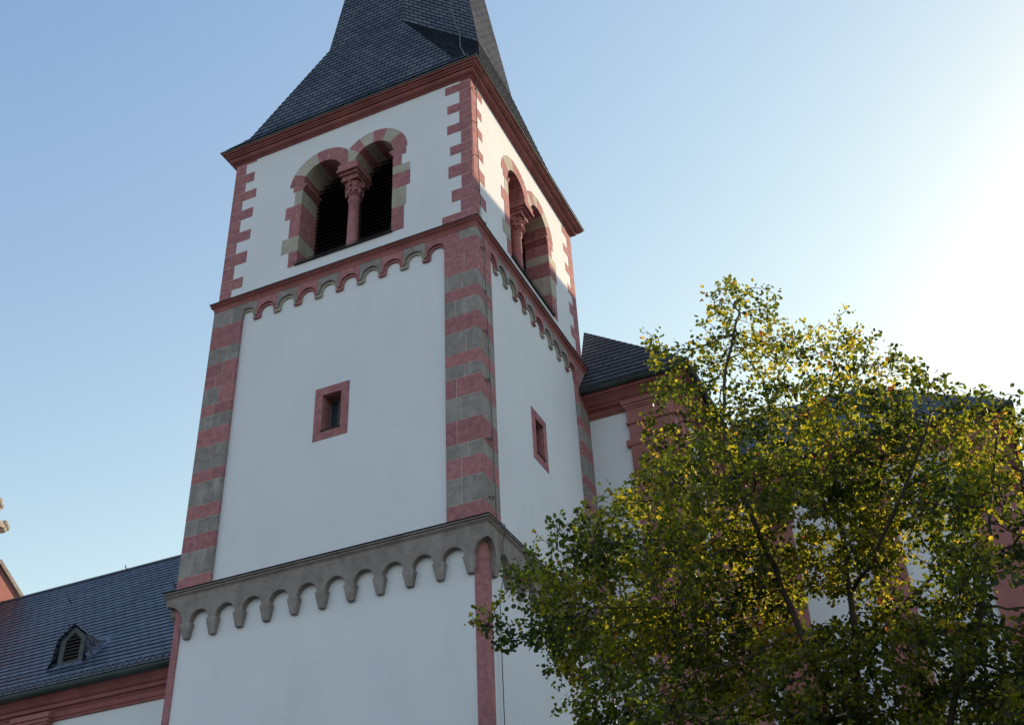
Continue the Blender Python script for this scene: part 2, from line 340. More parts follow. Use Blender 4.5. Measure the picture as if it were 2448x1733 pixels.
# --- twin belfry windows
JL = [(.45, .90, .23, 0), (.90, 1.34, .44, 1), (1.34, 1.93, .28, 0), (1.93, 2.32, .42, 0), (2.32, 2.75, .20, 1), (2.75, 2.92, .26, 0)]
JR = [(.45, 1.13, .30, 0), (1.13, 1.71, .35, 1), (1.71, 2.15, .44, 0), (2.15, 2.40, .44, 1), (2.40, 2.70, .22, 0), (2.70, 2.92, .33, 0)]
VL = [(180, 152, 0), (152, 128, 1), (128, 104, 1), (104, 80, 0), (80, 52, 0), (52, 0, 0)]
VR = [(180, 138, 1), (138, 115, 0), (115, 92, 1), (92, 65, 0), (65, 36, 1), (36, 0, 0)]
def window(F, off, lbl):
    P = lambda a, z, d: F(a, d, z)
    d0 = -BI + .005; d1 = -BI - .72
    b = MB()
    xl, xr, mid = WIN_L + off, WIN_R + off, (C1 + C2) / 2 + off
    for (z0, z1, w_, c) in JL: b.prism([(xl - w_, z0 + .004), (xl + .004, z0 + .004), (xl + .004, z1 - .004), (xl - w_, z1 - .004)], d0, d1, P, c, tn())
    for (z0, z1, w_, c) in JR: b.prism([(xr - .004, z0 + .004), (xr + w_, z0 + .004), (xr + w_, z1 - .004), (xr - .004, z1 - .004)], d0, d1, P, c, tn())
    for cc, vs, side in ((C1 + off, VL, -1), (C2 + off, VR, 1)):
        for a0, a1, c in vs:
            g_ = .5
            inn = arc(cc, SPR, RAD - .004, a0 - g_, a1 + g_, 6); out = arc(cc, SPR, RAD + EXT, a0 - g_, a1 + g_, 6)
            out = [((min(x, mid) if side < 0 else max(x, mid)), z) for x, z in out]
            o2 = []
            for q in out:
                if not o2 or (abs(q[0] - o2[-1][0]) + abs(q[1] - o2[-1][1])) > 1e-4: o2.append(q)
            dd = .0015 if side > 0 else 0
            b.prism(inn + o2[::-1], d0 + dd, d1, P, c, tn())
    win = b.build('twin_window', [M['red'], M['sand']], tower)
    if lbl: win['label'] = lbl
    # impost block between the arches, running back through the wall, and jamb imposts
    b = MB()
    for (hw, za, zb, da, db) in ((.255, 2.90, 3.07, d0 + .02, -.72), (.275, 2.83, 2.90, d0 + .04, -.73), (.235, 2.77, 2.83, -.08, -.69), (.195, 2.71, 2.77, -.14, -.64), (.225, 2.65, 2.71, -.15, -.65)):
        b.prism([(mid - hw, za), (mid + hw, za), (mid + hw, zb), (mid - hw, zb)], da, db, P, 0, 1)
    b.build('impost', M['red'], win, bevel=.008)
    for sx, x in ((1, xl), (-1, xr)):
        b = MB()
        for (pw, za, zb, pd) in ((.10, 2.86, 2.93, .012), (.065, 2.81, 2.86, .006), (.035, 2.76, 2.81, .003)):
            b.prism([(x - sx * .02, za), (x + sx * pw, za), (x + sx * pw, zb), (x - sx * .02, zb)], d0 + pd, -.70, P, 0, 1)
        b.build('jamb_moulding', M['red'], win, bevel=.006)
    # column with base, neck ring and carved capital
    cc = Vector(F(mid, -.40, 0))
    b = MB(); b.lathe(cc, [(.22, .46), (.22, .56), (.20, .60), (.215, .64), (.17, .70), (.135, .74), (.128, 1.4), (.124, 2.10), (.148, 2.13), (.148, 2.17), (.125, 2.20)], 24)
    b.build('column', M['red'], win, smooth=True)
    b = MB(); b.lathe(cc, [(.125, 2.18), (.132, 2.28), (.155, 2.42), (.185, 2.56), (.205, 2.65)], 24)
    for k in range(8):
        t = math.pi / 4 * k + (math.pi / 8 if 0 else 0); r1 = .215 if k % 2 else .25
        for zc, rr, ro in ((2.30, .030, .138), (2.40, .038, .163), (2.52, .044, r1 - .03), (2.60, .034, r1 - .012)):
            px, py = cc.x + ro * math.cos(t), cc.y + ro * math.sin(t)
            b.tube([(px, py, zc - rr), (px, py, zc - rr * .5), (px, py, zc), (px, py, zc + rr * .5), (px, py, zc + rr)], [rr * .3, rr * .87, rr, rr * .87, rr * .3], 7)
        t2 = t + math.pi / 8
        px, py = cc.x + .19 * math.cos(t2), cc.y + .19 * math.sin(t2)
        b.tube([(px, py, 2.26), (px, py, 2.34), (px, py, 2.42)], [.01, .035, .012], 6)
    b.build('capital', M['red'], win, smooth=True)
    # louvres
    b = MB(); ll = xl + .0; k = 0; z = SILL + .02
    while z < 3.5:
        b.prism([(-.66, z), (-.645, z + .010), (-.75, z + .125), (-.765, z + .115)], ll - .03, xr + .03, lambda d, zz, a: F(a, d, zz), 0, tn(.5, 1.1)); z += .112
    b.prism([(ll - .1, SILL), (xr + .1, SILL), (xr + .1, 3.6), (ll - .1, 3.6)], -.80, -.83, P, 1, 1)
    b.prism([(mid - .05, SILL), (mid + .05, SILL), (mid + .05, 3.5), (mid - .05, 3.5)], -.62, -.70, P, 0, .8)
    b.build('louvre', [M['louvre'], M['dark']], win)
    b = MB()
    b.prism([(xl - .03, SILL - .005), (xr + .03, SILL - .005), (xr + .03, SILL + .012), (xl - .03, SILL + .012)], .005, -.70, P, 0, 1)
    b.tube([F(xl - .06, .03, SILL + .06), F(xl - .03, .02, SILL + .035), F(xr + .02, .02, SILL + .035)], .008, 5)
    b.tube([F(xr - .01, -.01, SILL + .26), F(xr - .0, .0, SILL + .03)], .007, 5)
    b.build('sill_flashing', M['black'], win)
    return win
window(FA, 0, 'twin arched opening on the shaded left face')
window(FB, OFFB, 'twin arched opening on the sunlit right face')

# --- eave cornice and spire
RX0, RX1, RY0, RY1 = -W, 0, 0, D
b = MB()
b.ring(RX0, RX1, RY0, RY1, [(-.2, 4.40), (-.02, 4.40), (-.01, 4.425), (.03, 4.44), (.07, 4.46), (.10, 4.50), (.105, 4.525), (.065, 4.53), (.065, 4.550), (.13, 4.554), (.14, 4.575), (.19, 4.60), (.205, 4.62), (.16, 4.626), (.16, 4.644), (.225, 4.648), (.235, 4.67), (.235, 4.70), (-.2, 4.70)])
b.build('eave_cornice', M['red_dark'], tower)
b = MB(); b.ring(RX0, RX1, RY0, RY1, [(.20, 4.702), (.262, 4.690), (.266, 4.712), (.20, 4.726)])
b.build('eave_flashing', M['lead'], tower)
CX, CY = -W / 2, D / 2
HX, HY = W / 2 + .272, D / 2 + .272
AP, SS, ZS, ZT = 2.55, 1.08, 8.2, 26.7
def sq(off, z): return [(CX - HX + off, CY - HY + off, z), (CX + HX - off, CY - HY + off, z), (CX + HX - off, CY + HY - off, z), (CX - HX + off, CY + HY - off, z)]
def octo(k, z, dx=0):
    a, s_ = AP * k, SS * k
    return [(CX - s_, CY - a, z), (CX + s_, CY - a, z), (CX + a, CY - s_, z), (CX + a, CY + s_, z), (CX + s_, CY + a, z), (CX - s_, CY + a, z), (CX - a, CY + s_, z), (CX - a, CY - s_, z)]
b = MB()
r0, r1, r1b, r2 = sq(0, 4.715), sq(.14, 4.93), sq(.24, 5.16), octo(1, ZS)
OUT4 = [(0, -1, .5), (1, 0, .5), (0, 1, .5), (-1, 0, .5)]
def strip(A, B):
    for k in range(4): l = (k + 1) % 4; b.courses(A[k], A[l], B[l], B[k], .165, .012, OUT4[k])
strip(r0, r1)
CH = .46                                     # chamfered corners of the flared skirt
r8 = []
for k in range(4):
    l = (k + 1) % 4; p, q = Vector(r1b[k]), Vector(r1b[l]); u_ = (q - p).normalized()
    r8 += [p + u_ * CH, q - u_ * CH]
for k in range(4):
    l = (k + 1) % 4; b.courses(r1[k], r1[l], r8[2 * k + 1], r8[2 * k], .165, .012, OUT4[k])
    b.face([r1[l], r8[(2 * k + 2) % 8], r8[2 * k + 1]])
for k in range(4):
    l = (k + 1) % 4
    b.courses(r8[2 * k], r8[2 * k + 1], r2[2 * k + 1], r2[2 * k], .165, .010, OUT4[k])                 # skirt
    b.courses(r8[2 * k + 1], r8[(2 * k + 2) % 8], r2[(2 * k + 2) % 8], r2[2 * k + 1], .165, .021, (OUT4[k][0] + OUT4[l][0], OUT4[k][1] + OUT4[l][1], 1))               # broach triangle at the corner
top = octo(.004, ZT)
for k in range(8):
    l = (k + 1) % 8; am = R(-90 + 45 * k)
    b.courses(r2[k], r2[l], top[l], top[k], .165, .010, (math.cos(am), math.sin(am), .1))
b.ring(CX - HX + .3, CX + HX - .3, CY - HY + .3, CY + HY - .3, [(.3, 4.714), (-.8, 4.714)], closed=False)
b.build('spire_roof', M['slate'], tower, uv=True)

# --- upper string course and its flashing
b = MB()
b.ring(-W, 0, 0, D, [(-.3, .0), (.078, -.0), (.080, -.028), (.050, -.034), (.050, -.050), (.072, -.054), (.068, -.078), (.040, -.084), (.036, -.10), (.022, -.12), (.010, -.15), (.006, -.18), (.006, -.21), (-.3, -.21)])
b.build('string_course', M['red_dark'], tower)
b = MB()
b.ring(-W, 0, 0, D, [(-.051, .055), (-.051, .035), (.092, .000), (.096, .004), (.096, .016), (.090, .020)])
b.build('string_flashing', M['black'], tower)

# --- corner pilaster strips of the shaft, banded red and grey
ZN = [-.21, -.45, -.62, -.85, -1.10, -1.34, -1.73, -2.0, -2.39, -2.79, -3.3, -3.58, -3.87, -4.3, -4.81, -5.32, -5.62, -6.02, -6.55, Z1 + .0]
CNn = [2, 0, 0, 0, 0, 1, 0, 1, 0, 1, 0, 1, 0, 1, 0, 1, 0, 1, 0]
ZL = [-.21, -.65, -1.25, -1.65, -1.98, -2.28, -2.71, -2.98, -3.3, -3.73, -4.3, -4.57, -5.09, -5.4, -5.74, -6.1, -6.62, Z1 + .0]
CL = [1, 0, 1, 0, 0, 3, 0, 1, 0, 1, 0, 1, 0, 1, 0, 1, 0]
for cn in CORN:
    b = MB()
    zs, cs = (ZL, CL) if cn in ('left', 'back') else (ZN, CNn)
    la, lb = (.77, .77) if cn in ('left', 'back') else (.73, .70)
    lprism(b, cn, la - .004, lb - .004, .3, Z1, -.21, inset=.005, m=2)
    for k in range(len(cs)):
        zt, zb = zs[k] - .0065, zs[k + 1] + .0065; c = cs[k]
        if c == 2 and cn == 'near' or c == 2:      # top course: grey block at the corner, red outside
            lprism(b, cn, .36, .30, .2, zb, zt, m=1, tone=tn()); (cx, cy), e1, e2 = CORN[cn]
            b.prism([(.368, 0), (la, 0), (la, .2), (.368, .2)], zb, zt, lambda p_, q_, h: (cx + e1[0] * p_ + e2[0] * q_, cy + e1[1] * p_ + e2[1] * q_, h), 0, tn())
            b.prism([(0, .308), (.2, .308), (.2, lb), (0, lb)], zb, zt, lambda p_, q_, h: (cx + e1[0] * p_ + e2[0] * q_, cy + e1[1] * p_ + e2[1] * q_, h), 0, tn())
            continue
        cut = None
        if c == 3: cut = .40; c1, c2 = 1, 0
        else:
            c1 = c2 = c
            if random.random() < .55 or (c == 1): cut = random.choice([.28, .33, .42, .5])
        if cut:
            (cx, cy), e1, e2 = CORN[cn]; t1 = tn(.86, 1.1); t2 = tn(.86, 1.1)
            lprism(b, cn, cut - .007, lb, .2, zb, zt, m=c1, tone=t1)
            b.prism([(cut + .007, 0), (la, 0), (la, .2), (cut + .007, .2)], zb, zt, lambda p_, q_, h: (cx + e1[0] * p_ + e2[0] * q_, cy + e1[1] * p_ + e2[1] * q_, h), c2, t2)
        else:
            lprism(b, cn, la, lb, .2, zb, zt, m=c, tone=tn(.88, 1.1))
    b.build('banded_corner_strip', [M['red'], M['grey'], M['mortar']], tower)

# --- upper arched frieze (stepped round arches, red and grey in turn)
def upper_frieze(F, b0, pitch, n, s0, s1, cols):
    P = lambda a, z, d: F(a, d, z)
    b = MB(); ZB, SP = -.665, -.585
    for k in range(-1, n + 1):
        x0, x1 = b0 + pitch * k, b0 + pitch * (k + 1); c = (x0 + x1) / 2; col = cols[(k + 1) % len(cols)]; t = tn(.9, 1.08)
        x0c, x1c = max(x0 + .003, s0), min(x1 - .003, s1)
        for (r_, d0, d1, zb) in ((.226, 0.0, -.095, ZB + .03), (.160, -.048, -.105, ZB)):
            pl = [(x0c, -.205), (x0c, zb)]
            if c - r_ > x0c + .005: pl.append((c - r_, zb))
            pts = [q for q in arc(c, SP, r_, 180, 0, 16) if x0c < q[0] < x1c]
            pl += pts
            if c + r_ < x1c - .005: pl.append((c + r_, zb))
            pl += [(x1c, zb), (x1c, -.205)]
            b.prism(pl, d0, d1, P, col if r_ > .2 else col * 2, t)
        # roll moulding between the two orders
        pts = [q for q in arc(c, SP, .182, 175, 5, 14) if x0c < q[0] < x1c]
        if len(pts) > 3: b.tube([F(q[0], -.046, q[1]) for q in pts], .017, 6, col * 2, t)
        if k >= 0 and x0 > s0 + .1:
            b.prism([(x0 - .078, -.705), (x0 + .078, -.705), (x0 + .086, -.664), (x0 - .086, -.664)], -.02, -.1, P, col * 2, t)
            b.prism([(x0 - .035, -.664), (x0 + .035, -.664), (x0 + .035, -.61), (x0 - .035, -.61)], -.03, -.06, P, col * 2, t)
    return b.build('arched_frieze', [M['red'], M['grey'], M['sand']], tower)
upper_frieze(FA, W - 5.35, .5225, 8, W - 5.73, W - .73, [1, 0, 1, 0, 1, 0, 1, 0, 1, 0])['label'] = 'small round-arched frieze on the left face'
upper_frieze(FB, 1.06, .503, 8, .70, D - .70, [0, 1, 1, 0, 1, 0, 1, 1, 1, 0])['label'] = 'small round-arched frieze on the right face'
upper_frieze(FD, 1.06, .503, 8, .70, D - .70, [0, 1])

# --- small windows of the shaft
def small_window(F, key):
    cs, cz = SW[key]; P = lambda a, z, d: F(a, d, z)
    iw, ih, ow, oh = .215, .425, .395, .615
    b = MB()
    e = PD + .012
    # four stones of the surround
    b.prism([(cs - ow, cz + ih), (cs + ow, cz + ih), (cs + ow, cz + oh), (cs - ow, cz + oh)], e, PD - .32, P, 0, tn())
    b.prism([(cs - ow, cz - oh), (cs + ow, cz - oh), (cs + ow, cz - ih), (cs - ow, cz - ih)], e, PD - .32, P, 0, tn())
    b.prism([(cs - ow, cz - ih + .003), (cs - iw, cz - ih + .003), (cs - iw, cz + ih - .003), (cs - ow, cz + ih - .003)], e - .001, PD - .32, P, 0, tn())
    b.prism([(cs + iw, cz - ih + .003), (cs + ow, cz - ih + .003), (cs + ow, cz + ih - .003), (cs + iw, cz + ih - .003)], e - .001, PD - .32, P, 0, tn())
    # inner rebate
    for (x0, x1, z0, z1) in ((cs - iw, cs - iw + .014, cz - ih, cz + ih), (cs + iw - .014, cs + iw, cz - ih, cz + ih), (cs - iw + .014, cs + iw - .014, cz + ih - .014, cz + ih)):
        b.prism([(x0, z0), (x1, z0), (x1, z1), (x0, z1)], PD - .05, PD - .32, P, 0, .95)
    fr = b.build('small_window', M['red'], tower, bevel=.004)
    b = MB()
    for (x0, x1, z0, z1) in ((-iw, -iw + .03, -ih, ih), (iw - .03, iw, -ih, ih), (-iw + .03, iw - .03, ih - .03, ih), (-iw + .03, iw - .03, -ih, -ih + .03), (-.008, .008, -ih + .03, ih - .03)):
        b.prism([(cs + x0, cz + z0), (cs + x1, cz + z0), (cs + x1, cz + z1), (cs + x0, cz + z1)], PD - .27, PD - .31, P, 0, 1)
    b.build('window_frame', M['frame'], fr)
    b = MB(); b.prism([(cs - iw, cz - ih), (cs + iw, cz - ih), (cs + iw, cz + ih), (cs - iw, cz + ih)], PD - .295, PD - .30, P)
    b.build('pane', M['glass'], fr)
    b = MB(); b.prism([(cs - iw - .01, cz - ih - .002), (cs + iw + .01, cz - ih - .002), (cs + iw + .01, cz - ih + .02), (cs - iw - .01, cz - ih + .02)], PD + .035, PD - .27, P)
    b.build('sill', M['black'], fr)
    return fr
small_window(FA, 'A')['label'] = 'small square-headed window on the left face'
small_window(FB, 'B')['label'] = 'small square-headed window on the right face'

# --- lower string course and big round-arched frieze in grey stone
b = MB()
b.ring(-W, 0, 0, D, [(-.2, Z1 + .035), (.0, Z1 + .030), (.150, Z1 + .004), (.162, Z1 - .004), (.162, Z1 - .026), (.128, Z1 - .032), (.128, Z1 - .048), (.150, Z1 - .052), (.142, Z1 - .072), (.128, Z1 - .085), (.112, Z1 - .10), (.101, Z1 - .115), (-.2, Z1 - .115)])
b.build('string_course', M['grey_dark'], tower)
b = MB(); b.ring(-W, 0, 0, D, [(-.075, Z1 + .075), (-.075, Z1 + .05), (.168, Z1 + .010), (.172, Z1 + .018), (.165, Z1 + .028)])
b.build('string_flashing', M['black'], tower)
FD0 = .10
def lower_frieze(F, wd, mir=False):
    P = lambda a, z, d: F(a, d, z)
    b = MB(); zt, SP, ZH, ZB = Z1 - .112, -7.600, -7.615, -7.905
    n = 10; c0, c1 = wd - .27, .40
    if wd < 6.4: c0, c1 = wd - .30, .30
    cor = [c1 + (c0 - c1) * k / n for k in range(n + 1)]
    pitch = cor[1] - cor[0]; st = .082; r_ = pitch / 2 - st
    lo, hi = -FD0, wd + FD0
    cl0, cl1 = (lo, hi) if mir is False else (.061, wd - .061)
    pl = [(lo, zt), ]
    # left corner half arch (its centre on the corner)
    rc = cor[0] - st - lo
    pl += [(lo + rc * math.cos(R(90 - 90 * i / 10)), SP - .02 + rc * math.sin(R(90 - 90 * i / 10))) for i in range(11)]
    for k in range(n):
        pl += [(cor[k] - st, ZH), (cor[k] + st, ZH)]
        pl += arc((cor[k] + cor[k + 1]) / 2, SP, r_, 180, 0, 14)
    pl += [(cor[n] - st, ZH), (cor[n] + st, ZH)]
    rc = hi - (cor[n] + st)
    pl += [(hi - rc * math.cos(R(90 * i / 10)), SP - .02 + rc * math.sin(R(90 * i / 10))) for i in range(11)]
    pl += [(hi, zt)]
    if mir:
        q = [p_ for p_ in pl if cl0 < p_[0] < cl1]; zc0 = SP - .02 + math.sqrt(max((cor[0] - st - lo) ** 2 - (cl0 - lo) ** 2, 0))
        pl = [(cl0, zt), (cl0, zc0)] + q + [(cl1, zc0), (cl1, zt)]
    b.prism(pl, FD0, -.06, P, 0, 1)
    fr = b.build('arched_frieze', M['grey_dark'], tower)
    for c in cor:
        b = MB(); t = tn(.92, 1.15); j = random.uniform(-.012, .012)
        vs = [F(c - .118, -.05, ZH), F(c + .118, -.05, ZH), F(c + .118, FD0 + .012, ZH), F(c - .118, FD0 + .012, ZH),
              F(c - .062, -.05, ZB + j), F(c + .062, -.05, ZB + j), F(c + .062, FD0 - .045, ZB + j), F(c - .062, FD0 - .045, ZB + j)]
        b.box8(vs, 0, t); b.build('corbel', M['grey'], fr, bevel=.008)
    return fr
lower_frieze(FA, W)['label'] = 'large grey round-arched frieze on the left face'
lower_frieze(FB, D, True)['label'] = 'large grey round-arched frieze on the right face'
lower_frieze(FC, W); lower_frieze(FD, D, True)
# --- rounded red corner shafts of the base
for cn in CORN:
    (cx, cy), e1, e2 = CORN[cn]; b = MB()
    def T(a, q, h): return (cx + e1[0] * a + e2[0] * q, cy + e1[1] * a + e2[1] * q, h)
    rr = .13
    pl = [(.215, .0), (.215, .25), (.25, .25), (.25, .215), (.0, .215)]
    pl = [(.215, .06), (.215, .2), (.2, .215), (.06, .215)]
    loop = [(.215, .0)] + [(rr - rr * math.sin(R(t)), rr - rr * math.cos(R(t))) for t in range(0, 91, 10)] + [(0, .215), (.2, .215), (.215, .2)]
    z = -ZG
    while z < -7.1:
        h = random.choice([.42, .36, .5, .46]); zt = min(z + h, -7.1)
        b.prism(loop, z + .003, zt - .003, T, 0, tn(.94, 1.05)); z += h
    inn = [(a + .006 if a < .1 else a - .003, q + .006 if q < .1 else q - .003) for a, q in loop]
    b.prism(inn, -ZG, -7.08, T, 1, 1)
    b.build('corner_shaft', [M['red'], M['mortar']], tower)
# --- lightning conductors
b = MB()
def wireB(pts): b.tube([(x, y, z) for x, y, z in pts], .0085, 5)
wireB([(.26, .22, 4.66), (.16, .24, 4.52), (.03, .20, 4.36), (.02, .20, 2.9), (.018, .22, 1.2), (.02, .26, .12), (.12, .27, .03), (.11, .28, -.1), (.045, .28, -.3), (.045, .30, -1.8), (.045, .34, -3.5), (.045, .37, -4.9), (.045, .40, -6.8), (.20, .41, -6.93), (.21, .41, -7.05), (.14, .42, -7.2),
       (.13, .42, -7.9), (.03, .45, -8.2), (.03, .46, -12), (.03, .46, -17.4)])
for z in (4.1, 3.0, 1.95, .95): b.tube([(-.04, .08, z - .02), (.0, .13, z - .015), (.02, .20, z)], .007, 5); b.tube([(.02, .20, z - .03), (.02, .20, z + .03)], .014, 6)
for z in (-.62, -1.75, -2.75, -3.9, -5.2, -6.4): b.tube([(-.02, .16, z - .03), (.045, .22, z - .03), (.045, .31 + (.02 if z < -3 else 0), z)], .008, 5); b.tube([(.045, .31, z - .03), (.045, .31, z + .04)], .016, 6)
b.build('lightning_conductor', M['wire'], tower)['label'] = 'thin dark wire down the right face'
b = MB()
def oct_pt(f, z): # on the diagonal face towards the near corner
    k = max((ZT - z) / (ZT - ZS), 0); a, s_ = AP * k, SS * k
    p1 = Vector((CX + s_, CY - a, z)); p2 = Vector((CX + a, CY - s_, z)); return p1.lerp(p2, f) + Vector((.02, -.02, 0))
pts = [oct_pt(f_, z) + Vector((.015, -.015, .0)) for f_, z in ((.66, 16), (.67, 14), (.66, 12), (.68, 10.5), (.67, 9.4), (.70, 8.8))]
c1 = (r8[1] + r8[2]) / 2 + Vector((.02, -.02, .02)); pe = oct_pt(.62, 8.2)
pts += [oct_pt(.74, 8.2) + Vector((.03, -.03, .02)), pe.lerp(c1, .6) + Vector((.03, -.03, .03)), c1 + Vector((.0, -.0, .05)), Vector((CX + HX - .26, CY - HY + .05, 4.86)), Vector((CX + HX - .2, CY - HY - .01, 4.70))]
b.tube(pts, .008, 5)
b.build('spire_wire', M['wire_pale'], tower)['label'] = 'pale wire down the spire'

# ------------------------------------------------------------------ nave to the left
NW, NR, NL = .80, 4.40, -16.0                # wall plane, ridge y, west end x
ZE = -7.95; ZR = -3.38; slope = (ZR - ZE) / (NR - .38)
nave = thing('nave', (-11, 4.4, -ZG), 'long white nave left of the tower with blue slate roof and red sandstone cornice', 'church nave')
b = MB(); b.box(NL, -6.3, NW, 2 * NR - NW, -ZG, ZE - .1)
b.build('wall', M['plaster'], nave)
b = MB()
yE = .38
def rf(x0, x1, n=1):
    b.courses((x0, yE, ZE), (x1, yE, ZE), (x1, NR, ZR), (x0, NR, ZR), .19, .014, (0, -1, 1)); b.face([(x0, 2 * NR - yE, ZE), (x0, NR, ZR), (x1, NR, ZR), (x1, 2 * NR - yE, ZE)])
rf(NL, -6.0)
for (y0, z0, y1, z1) in ((yE, ZE - .03, NR, ZR - .05), (2 * NR - yE, ZE - .03, NR, ZR - .05)): b.face([(NL, y0, z0), (-6.0, y0, z0), (-6.0, y1, z1), (NL, y1, z1)])
b.face([(NL, yE, ZE), (-6, yE, ZE), (-6, yE, ZE - .03), (NL, yE, ZE - .03)])
roof = b.build('roof', M['slate_nave'], nave, uv=True)
b = MB(); b.prism([(-.09, -.055), (.0, .03), (.09, -.055)], NL, -6.4, lambda a, h, x: (x, NR + a, ZR + h), 0, 1)
b.build('ridge_capping', M['lead'], nave)
b = MB(); T = lambda a, d, z: (a, NW - d, ZE + z)
b.sweep([(.0, -.62), (.04, -.62), (.05, -.58), (.075, -.56), (.075, -.47), (.10, -.44), (.10, -.42), (.16, -.40), (.16, -.33), (.20, -.31), (.25, -.25), (.33, -.19), (.36, -.18), (.36, -.10), (.0, -.10)], T, NL - 0, -6.25)
b.build('cornice', M['red_dark'], nave)
b = MB()
b.sweep([(.37 + .085 * math.cos(R(t)), -.085 + .085 * math.sin(R(t)) * 1.2) for t in range(180, 361, 20)] + [(.44, -.06), (.38, -.06)], T, NL, -6.2)
b.build('gutter', M['verdigris'], nave)
sgm = None
for k in range(30):
    x = -11.1 + .158 * k
    b = MB(); cz = ZE + .09 * slope + .012; cy = yE + .09
    if sgm is None:
        b.box8([(x, cy - .07, cz - .075 * slope), (x + .016, cy - .07, cz - .075 * slope), (x + .016, cy + .01, cz + .01 * slope), (x, cy + .01, cz + .01 * slope),
                (x, cy - .08, cz - .065 * slope + .012), (x + .016, cy - .08, cz - .065 * slope + .012), (x + .016, cy + .0, cz + .015 * slope + .01), (x, cy + .0, cz + .015 * slope + .01)])
        sgm = b.build('gutter_hook', M['wire_pale'], roof); base = sgm
    else:
        o = base.copy(); COL.objects.link(o); o.parent = roof; o.location.x = .158 * k
for i, (x, t_) in enumerate([(-9.0, .62), (-11.2, .45), (-7.6, .7), (-7.2, .3), (-12.6, .75), (-9.6, .985), (-11.9, .985), (-7.4, .985)]):
    y = yE + (NR - yE) * t_; z = ZE + (ZR - ZE) * t_
    b = MB(); b.tube([(x, y, z - .02), (x, y - .06, z + .05), (x, y - .10, z + .04), (x, y - .10, z + .10)], .013, 5)
    b.build('roof_hook', M['black'], roof)
# pilaster
b = MB(); px0, px1 = -10.62, -9.86
def pil(b, T, x0, x1, zt, zb, n=None):
    b.sweep([(0, zb), (.10, zb), (.10, zt - .62), (0, zt - .62)], T, x0, x1, 0, 1)
    for e, za, zz in ((.05, -.62, -.57), (.02, -.57, -.22), (.045, -.22, -.17), (.075, -.17, -.10), (.11, -.10, -.0)):
        b.sweep([(0, zt + za), (.10 + e, zt + za), (.10 + e, zt + zz), (0, zt + zz)], T, x0 - e, x1 + e, 0, 1)
    for k in range(3):
        xx = x0 + (x1 - x0) * (.25 + .25 * k); b.sweep([(0, zt - .54), (.135, zt - .54), (.135, zt - .25), (0, zt - .25)], T, xx - .035, xx + .035, 0, 1)
T2 = lambda a, d, z: (a, NW - d, z)
pil(b, T2, px0, px1, ZE - .47, -ZG)
b.build('pilaster', M['pink'], nave)
# dormer
DX, DY = -9.735, .86
zf = lambda y: ZE + (y - yE) * slope
hw, zb, ze, zp = .325, zf(DY) - .02, -6.86, -6.60
def fr_pts(k, dz=0): return [(-hw * k, zb), (hw * k, zb), (hw * k, ze), (0, zp), (-hw * k, ze)]
b = MB(); outer = fr_pts(1); inner = [(-.20, zb + .09), (.20, zb + .09), (.20, ze - .04), (0, zp - .12), (-.20, ze - .04)]
b.prism(outer, DY, DY + .05, lambda a, z, y: (DX + a, y, z), 0, 1, holes=[inner])
dorm = b.build('dormer', M['frame_dark'], nave)
b = MB()
z = zb + .1
while z < zp - .14:
    hwz = .20 if z < ze - .06 else max(.20 * (zp - .13 - z) / (zp - .13 - ze + .06), .02)
    b.box8([(DX - hwz, DY + .01, z), (DX + hwz, DY + .01, z), (DX + hwz, DY + .05, z + .05), (DX - hwz, DY + .05, z + .05), (DX - hwz, DY + .01, z + .014), (DX + hwz, DY + .01, z + .014), (DX + hwz, DY + .05, z + .064), (DX - hwz, DY + .05, z + .064)], 0, tn(.9, 1.6)); z += .075
b.prism([(-.21, zb + .05), (.21, zb + .05), (.21, ze), (0, zp - .06), (-.21, ze)], DY + .07, DY + .08, lambda a, z, y: (DX + a, y, z), 0, .5)
b.build('louvre', M['louvre'], dorm)
b = MB()
def ry(z): return yE + (z - ZE) / slope
n = 8
def prof(t):   # cross-section of the dormer going back into the roof; widens and sinks (swept valleys)
    y = DY - .06 + t * (ry(zp) + .04 - DY)
    pk = zp + .05 - .10 * t
    w_ = (hw + .05) * (1 + .0 * t); e_ = ze + .03 - .02 * t
    fl = .08 + .16 * t * t + .10 * (1 - t)
    g_ = zf(y) + .015
    e2 = max(e_ if t < .55 else e_ + (t - .55) * .25, g_)
    pk = max(pk, g_ + .012)
    return [(DX - w_ - fl, y, g_), (DX - w_ - fl * .35, y, g_ + (e2 - g_) * .28), (DX - w_, y, e2), (DX, y, pk), (DX + w_, y, e2), (DX + w_ + fl * .35, y, g_ + (e2 - g_) * .28), (DX + w_ + fl, y, g_)]
ps = [prof(i / n) for i in range(n + 1)]
for i in range(n):
    for k in range(6): b.face([ps[i][k], ps[i][k + 1], ps[i + 1][k + 1], ps[i + 1][k]])
# apron below the opening
b.face([(DX - hw - .15, DY - .10, zf(DY - .10) + .015), (DX + hw + .15, DY - .10, zf(DY - .10) + .015), (DX + hw, DY - .004, zb + .05), (DX - hw, DY - .004, zb + .05)])
b.build('dormer_roof', M['slate_nave'], dorm, uv=True)

